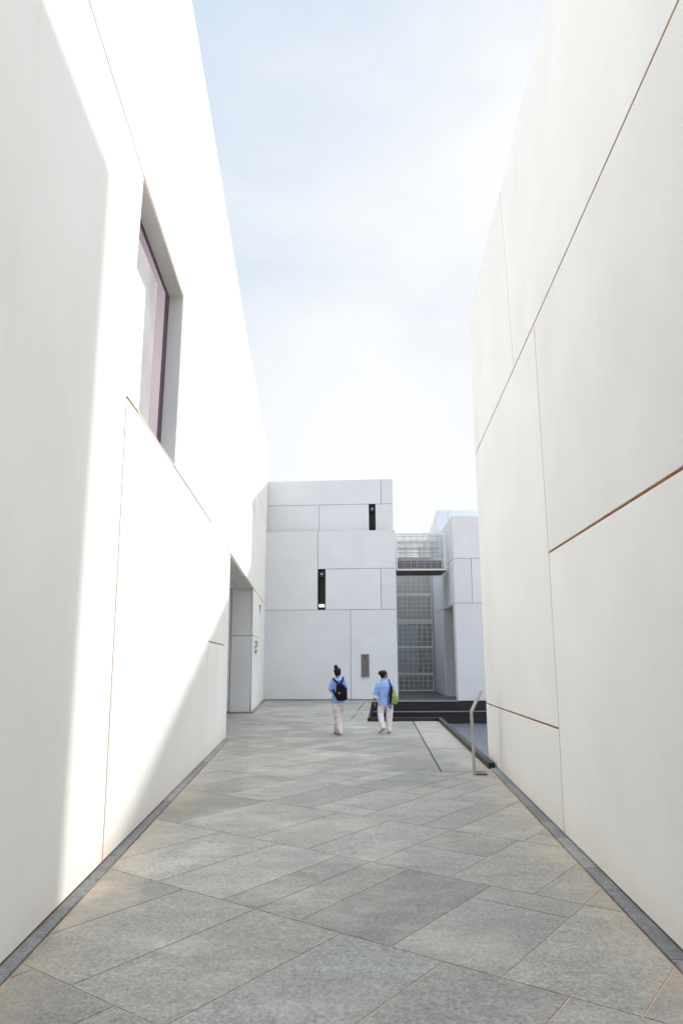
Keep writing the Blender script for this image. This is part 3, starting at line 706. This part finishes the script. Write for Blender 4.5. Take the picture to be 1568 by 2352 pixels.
def head(bm, c, yaw, sc_=1.0):
    """skull, jaw, nose, lips, ears, eye sockets; yaw 0 looks along +y, positive turns to +x"""
    c = Vector(c); f = Vector((math.sin(yaw), math.cos(yaw), 0)); s_ = Vector((f.y, -f.x, 0)); u_ = Vector((0, 0, 1))
    P = lambda a, b_, z: c + s_*a*sc_ + f*b_*sc_ + u_*z*sc_
    ball(bm, P(0, -.012, .02), (.077*sc_, .088*sc_, .088*sc_))
    ball(bm, P(0, .022, -.03), (.060*sc_, .068*sc_, .078*sc_)); ball(bm, P(0, .045, -.082), (.034*sc_, .034*sc_, .026*sc_))
    ball(bm, P(0, .096, -.028), (.012*sc_, .012*sc_, .020*sc_)); ball(bm, P(0, .104, -.038), (.013*sc_, .012*sc_, .010*sc_))
    ball(bm, P(0, .083, -.066), (.021*sc_, .011*sc_, .009*sc_)); ball(bm, P(0, .066, .012), (.045*sc_, .014*sc_, .012*sc_))
    for q in (-1, 1):
        ball(bm, P(q*.078, -.004, -.012), (.012*sc_, .016*sc_, .030*sc_)); ball(bm, P(q*.030, .073, -.006), (.014*sc_, .010*sc_, .009*sc_)); ball(bm, P(q*.038, .062, -.035), (.02*sc_,.018*sc_,.02*sc_))
def shoe(parent, heel, toe, lift=0.0, up=0.0):
    """heel and toe on the ground plane; lift raises the heel"""
    h = Vector((heel[0], heel[1], lift)); t = Vector((toe[0], toe[1], up)); d = (t-h).normalized(); lat = Vector((d.y, -d.x, 0)).normalized()
    n_ = lat.cross(d); n_ = n_ if n_.z > 0 else -n_
    L_ = (t-h).length; s0 = bmesh.new()
    for k, hgt, z0, m_ in ((1.0, .022, 0, 0),):
        prof = [(0, .026), (.12, .034), (.4, .033), (.68, .045), (.88, .040), (1.0, .014)]
        pts = [(a, w_) for a, w_ in prof] + [(a, -w_) for a, w_ in prof[::-1]]
        A = [s0.verts.new(h + d*a*L_ + lat*w_ + n_*.004) for a, w_ in pts]; B = [s0.verts.new(h + d*a*L_ + lat*w_ + n_*.018) for a, w_ in pts]
        q = len(pts)
        for i in range(q): s0.faces.new((A[i], A[(i+1) % q], B[(i+1) % q], B[i]))
        s0.faces.new(A); s0.faces.new(B)
    bmesh.ops.recalc_face_normals(s0, faces=s0.faces)
    up_ = bmesh.new()
    tube(up_, [h+d*.02*L_+n_*.045, h+d*.2*L_+n_*.055, h+d*.5*L_+n_*.05, h+d*.75*L_+n_*.042, h+d*.97*L_+n_*.034], [(.026,.028),(.036,.036),(.036,.03),(.043,.022),(.022,.012)], 14, lat)
    tube(up_, [h+d*.14*L_+n_*.05, h+d*.13*L_+n_*.10], [(.036,.042),(.034,.04)], 14, lat)
    o = fuse('shoe', up_, SHOE, parent, .007, 2); part('sole', s0, SOLE, o)
    return o

# --- person with the bun and the black backpack
A = thing('person', 'person with a top bun walking away, black backpack over a blue shirt, white trousers', 'person', (-.11, 17.73, 0), 'people walking away')
Y = 17.73
bm = bmesh.new()
head(bm, (-.108, Y+.02, 1.478), .35, .98)
tube(bm, [(-.10,Y,1.27),(-.10,Y,1.33),(-.105,Y+.01,1.42)], [(.06,.055),(.048,.05),(.046,.048)])
tube(bm, [(-.085,Y,.80),(-.085,Y,.95),(-.09,Y,1.10),(-.095,Y,1.24),(-.1,Y,1.30)], [(.15,.095),(.125,.085),(.145,.095),(.14,.085),(.07,.055)])
tube(bm, [(-.16,Y,.86),(-.15,Y+.01,.62),(-.115,Y+.02,.46),(-.09,Y+.0,.28),(-.065,Y-.03,.09)], [.082,.070,.052,.050,.036])
tube(bm, [(-.02,Y,.86),(-.045,Y+.08,.62),(-.085,Y+.16,.46),(-.125,Y+.20,.28),(-.155,Y+.25,.11)], [.082,.070,.052,.050,.036])
for s_, sh, el, wr in ((-1, (-.235,Y,1.275), (-.272,Y-.03,1.03), (-.14,Y+.17,1.05)), (1, (.05,Y,1.285), (.095,Y-.01,1.06), (0.0,Y+.18,1.08))):
    tube(bm, [(-.09,Y,1.26), sh, [(a+b_)/2 for a, b_ in zip(sh, el)], el, wr], [.05,.045,.04,.034,.022], 14)
    hand(bm, wr, (-s_*.8, .35, .12), (0, .3, 1), .4)
fuse('body', bm, SKIN, A, .0058, 1)
bm = bmesh.new()
ball(bm, (-.114, Y-.012, 1.502), (.089, .094, .090)); ball(bm, (-.114, Y-.038, 1.455), (.080, .062, .072)); ball(bm, (-.150, Y-.03, 1.585), (.05, .05, .035))
ball(bm, (-.158, Y-.03, 1.612), (.046, .045, .040)); ball(bm, (-.135, Y-.035, 1.628), (.024,.03,.02))
tube(bm, [(-.15,Y-.075,1.44),(-.158,Y-.082,1.38),(-.162,Y-.085,1.335)], [.018,.010,.004], 8); tube(bm, [(-.12,Y-.08,1.42),(-.13,Y-.085,1.375)], [.016,.006], 8)
fuse('hair', bm, HAIR, A, .008, 2, .004, 30, (1, 1, .3))
bm = bmesh.new()
tube(bm, [(-.083,Y,.745),(-.083,Y,.80),(-.085,Y,.95),(-.09,Y,1.10),(-.095,Y,1.22),(-.095,Y,1.29),(-.1,Y,1.335)],
     [(.186,.134),(.182,.131),(.162,.117),(.168,.118),(.176,.110),(.155,.09),(.065,.06)], 24)
tube(bm, [(-.1,Y+.0,1.31),(-.102,Y+.005,1.385)], [(.068,.062),(.058,.056)])
tube(bm, [(-.15,Y,1.27),(-.225,Y,1.265),(-.255,Y-.015,1.15),(-.268,Y-.03,1.06),(-.25,Y+.02,1.03),(-.17,Y+.13,1.045)], [.06,.066,.062,.058,.056,.048])
tube(bm, [(-.04,Y,1.275),(.035,Y,1.275),(.07,Y-.01,1.18),(.086,Y-.015,1.10),(.075,Y+.03,1.07),(.02,Y+.14,1.08)], [.06,.066,.062,.056,.054,.048])
fuse('shirt', bm, SHIRT, A, .009, 2, .011, 10, (1, 1, .55))
bm = bmesh.new()
tube(bm, [(-.085,Y,.70),(-.085,Y,.80),(-.085,Y,.86)], [(.165,.118),(.158,.112),(.13,.1)], 22)
tube(bm, [(-.155,Y,.80),(-.160,Y,.66),(-.135,Y+.01,.50),(-.112,Y+.01,.38),(-.085,Y-.01,.22),(-.066,Y-.03,.085)], [(.098,.10),(.105,.105),(.090,.092),(.080,.082),(.070,.076),(.062,.072)])
tube(bm, [(-.010,Y,.80),(-.022,Y+.05,.66),(-.060,Y+.12,.50),(-.10,Y+.16,.38),(-.135,Y+.21,.22),(-.152,Y+.25,.105)], [(.092,.10),(.085,.095),(.075,.085),(.065,.078),(.058,.07),(.056,.066)])
fuse('trousers', bm, TROU, A, .009, 2, .011, 10, (1, 1, .7))
shoe(A, (-.030, Y-.10), (-.135, Y+.12)); shoe(A, (-.125, Y+.19), (-.195, Y+.42), .02)
# backpack
B = thing('backpack', 'black zipped backpack carried on the back of the person with the bun', 'backpack', (-.02, Y-.17, 1.0))
bm = bmesh.new()
prof = [(-.131,1.224),(-.0245,1.232),(.05,1.165),(.106,1.103),(.120,.98),(.121,.848),(.09,.815),(-.05,.806),(-.116,.81),(-.145,.855),(-.155,.92),(-.150,1.05),(-.144,1.144)]
def pack(bm, prof, y0, y1, k):
    cx = sum(p[0] for p in prof)/len(prof); cz = sum(p[1] for p in prof)/len(prof); rs = []
    for y, s_ in ((y0, .93), (y0-(y0-y1)*.2, 1.0), (y0-(y0-y1)*.7, 1.0), (y1+.012, .93), (y1, .80)):
        rs.append([bm.verts.new((cx+(x-cx)*s_, y, cz+(z-cz)*s_)) for x, z in prof])
    q = len(prof)
    for r, t in zip(rs, rs[1:]):
        for i in range(q): bm.faces.new((r[i], r[(i+1) % q], t[(i+1) % q], t[i]))
    bm.faces.new(rs[0]); bm.faces.new(rs[-1])
pack(bm, prof, Y-.10, Y-.235, 0)
fuse('bag_body', bm, NYLON, B, .009, 4, .003, 14)
for pts in ([(-.225,Y+.02,1.335),(-.215,Y-.075,1.325),(-.17,Y-.118,1.275),(-.10,Y-.125,1.215)], [(.03,Y+.02,1.36),(.025,Y-.07,1.345),(-.0,Y-.118,1.28),(-.03,Y-.125,1.215)],
            [(-.225,Y-.10,1.08),(-.205,Y-.135,1.03),(-.165,Y-.14,.94),(-.12,Y-.13,.85)]):
    bm = bmesh.new(); tube(bm, pts, [(.024,.006)]*len(pts), 10); bmesh.ops.recalc_face_normals(bm, faces=bm.faces); part('strap', bm, NYLON, B, True)
bm = bmesh.new(); tube(bm, [(-.078+.030*math.cos(t), Y-.145, 1.235+.042*math.sin(t)) for t in [math.pi*k/8 for k in range(9)]], [(.007,.007)]*9, 8, (0,1,0)); part('grab_handle', bm, NYLON, B, True)
bm = bmesh.new(); box(bm, (-.083,Y-.242,.965), (-.067,Y-.236,1.012), .002); part('zip_pull', bm, SILV, B)
bm = bmesh.new(); tube(bm, [(-.055,Y-.238,1.0),(.0,Y-.240,1.006),(.06,Y-.237,1.014)], [.0028]*3, 6); part('zip', bm, mat('zip_teeth', (.12,.12,.12), .4, .8), B)

# --- person with the low bun and the shoulder bag
D = thing('person', 'person looking right with rolled white cuffs, strolling with a green shoulder bag', 'person', (1.05, 18.05, 0), 'people walking away')
Y = 18.05
bm = bmesh.new()
head(bm, (1.045, Y+.01, 1.405), 1.15, .98)
tube(bm, [(1.03,Y,1.2),(1.03,Y,1.27),(1.04,Y+.005,1.35)], [(.06,.055),(.048,.05),(.046,.048)])
tube(bm, [(1.06,Y,.74),(1.055,Y,.87),(1.05,Y,1.02),(1.045,Y,1.15),(1.035,Y,1.22)], [(.15,.095),(.125,.085),(.145,.095),(.14,.085),(.07,.055)])
tube(bm, [(.975,Y,.80),(.965,Y+.02,.60),(.945,Y+.03,.44),(.965,Y-.05,.27),(.99,Y-.12,.13)], [.082,.070,.052,.050,.036])
tube(bm, [(1.135,Y,.80),(1.15,Y+.03,.60),(1.16,Y+.04,.44),(1.15,Y+.03,.27),(1.145,Y+.02,.09)], [.082,.070,.052,.050,.036])
tube(bm, [(1.04,Y,1.17),(.895,Y,1.185),(.85,Y-.01,1.06),(.822,Y-.01,.93),(.802,Y+.01,.80),(.800,Y+.02,.745)], [.05,.045,.042,.034,.026,.020], 14)
hand(bm, (.800,Y+.02,.750), (-.10,.06,-1), (.12,.95,0), .30)
tube(bm, [(1.05,Y,1.18),(1.20,Y,1.19),(1.255,Y+.02,1.06),(1.265,Y+.05,.95),(1.22,Y+.20,.99)], [.05,.045,.042,.034,.024], 14)
hand(bm, (1.22,Y+.20,.99), (-.6,.5,.5), (0,.4,.9), .6)
fuse('body', bm, SKIN, D, .0058, 1)
bm = bmesh.new()
ball(bm, (1.028, Y-.004, 1.432), (.090, .090, .084)); ball(bm, (1.010, Y-.012, 1.385), (.066, .074, .068)); ball(bm, (.945, Y-.01, 1.432), (.052, .05, .038)); ball(bm, (.960,Y-.01,1.47),(.05,.05,.03))
fuse('hair', bm, HAIR, D, .008, 2, .004, 28, (.4, 1, 1))
bm = bmesh.new()
tube(bm, [(1.06,Y,.675),(1.06,Y,.73),(1.058,Y,.87),(1.052,Y,1.0),(1.048,Y,1.13),(1.04,Y,1.205),(1.03,Y,1.255)],
     [(.198,.136),(.190,.130),(.162,.117),(.165,.118),(.178,.108),(.15,.09),(.068,.062)], 24)
tube(bm, [(1.03,Y,1.235),(1.035,Y+.003,1.318)], [(.070,.064),(.060,.056)])
tube(bm, [(.98,Y,1.18),(.905,Y,1.175),(.868,Y-.005,1.08),(.84,Y-.01,.98),(.825,Y-.005,.885)], [.06,.066,.064,.062,.062])
tube(bm, [(1.12,Y,1.18),(1.195,Y,1.18),(1.240,Y+.01,1.08),(1.255,Y+.04,.98),(1.24,Y+.12,.95)], [.06,.064,.062,.056,.05])
fuse('shirt', bm, SHIRT, D, .009, 2, .012, 10, (1.2, 1, .5))
bm = bmesh.new(); tube(bm, [(.829,Y-.006,.905),(.815,Y-.002,.845)], [.067,.062], 16); fuse('cuff', bm, CUFF, D, .007, 2)
bm = bmesh.new()
tube(bm, [(1.06,Y,.64),(1.06,Y,.74),(1.06,Y,.80)], [(.178,.118),(.168,.112),(.13,.1)], 22)
tube(bm, [(.975,Y,.74),(.965,Y+.01,.60),(.945,Y+.02,.45),(.955,Y-.03,.33),(.975,Y-.08,.21),(.995,Y-.11,.125)], [(.095,.10),(.095,.10),(.080,.085),(.072,.08),(.064,.075),(.060,.07)])
tube(bm, [(1.150,Y,.74),(1.160,Y+.02,.60),(1.160,Y+.03,.45),(1.155,Y+.03,.33),(1.150,Y+.02,.20),(1.148,Y+.02,.085)], [(.098,.10),(.096,.10),(.085,.085),(.076,.08),(.068,.076),(.063,.072)])
fuse('trousers', bm, TROU, D, .009, 2, .011, 10, (1, 1, .7))
shoe(D, (1.045, Y-.10), (.885, Y-.02), .085, .0); shoe(D, (1.150, Y-.09), (1.145, Y+.15))
# shoulder bag of leafy green fabric
G = thing('shoulder_bag', 'leafy green shoulder bag with black trailing straps on the right-looking person', 'bag', (1.27, Y-.05, .9))
BAGG = vary(mat('green_textile', (0.17, 0.21, 0.065), 0.85), (0.36, 0.40, 0.17), 28, lo=.3, hi=.7)
bm = bmesh.new()
tube(bm, [(1.245,Y-.07,1.075),(1.25,Y-.07,1.0),(1.262,Y-.07,.90),(1.27,Y-.07,.80),(1.265,Y-.07,.72),(1.26,Y-.07,.70)], [(.018,.04),(.055,.07),(.085,.085),(.098,.09),(.088,.08),(.05,.05)], 18)
bag = fuse('bag_body', bm, BAGG, G, .010, 2, .014, 26)
bm = bmesh.new()
for i in range(170):
    z = random.uniform(.71, 1.03); t = random.uniform(0, 2*math.pi); k = min(1, (1.08-z)/.22)
    c = Vector((1.262 + math.cos(t)*.098*k, Y-.07+math.sin(t)*.09*k, z)); o_ = Vector((math.cos(t), math.sin(t), random.uniform(-.9,.5))).normalized()
    s_ = o_.cross(Vector((random.random()-.5, random.random()-.5, 1))).normalized()*random.uniform(.006,.011); l_ = random.uniform(.022,.042)
    vs = [bm.verts.new(p) for p in (c-o_*.01, c+o_*l_*.4+s_, c+o_*l_, c+o_*l_*.4-s_)]; bm.faces.new(vs)
part('tufts', bm, BAGG, bag)['kind'] = 'stuff'
bm = bmesh.new(); tube(bm, [(1.20,Y-.10,1.13),(1.205,Y-.13,1.05),(1.195,Y-.14,.92),(1.185,Y-.14,.78),(1.18,Y-.135,.71)], [(.030,.012),(.040,.02),(.034,.022),(.026,.02),(.018,.014)], 12); fuse('side_panel', bm, NYLON, G, .008, 2)
for pts, r in (([(1.145,Y+.0,1.30),(1.155,Y-.09,1.29),(1.175,Y-.125,1.21),(1.20,Y-.13,1.12),(1.205,Y-.13,1.08)], (.017,.005)),
               ([(1.235,Y-.12,1.12),(1.215,Y-.13,1.09),(1.20,Y-.14,1.05)], (.012,.006)),
               ([(1.185,Y-.15,1.02),(1.14,Y-.15,.98),(1.118,Y-.15,.86),(1.118,Y-.15,.74),(1.13,Y-.15,.67)], (.009,.005)),
               ([(1.13,Y-.15,.67),(1.165,Y-.15,.60),(1.188,Y-.15,.60),(1.185,Y-.15,.66),(1.165,Y-.15,.73),(1.17,Y-.15,.8)], (.011,.006))):
    bm = bmesh.new(); tube(bm, pts, [r]*len(pts), 8); bmesh.ops.recalc_face_normals(bm, faces=bm.faces); part('strap', bm, NYLON, G, True)
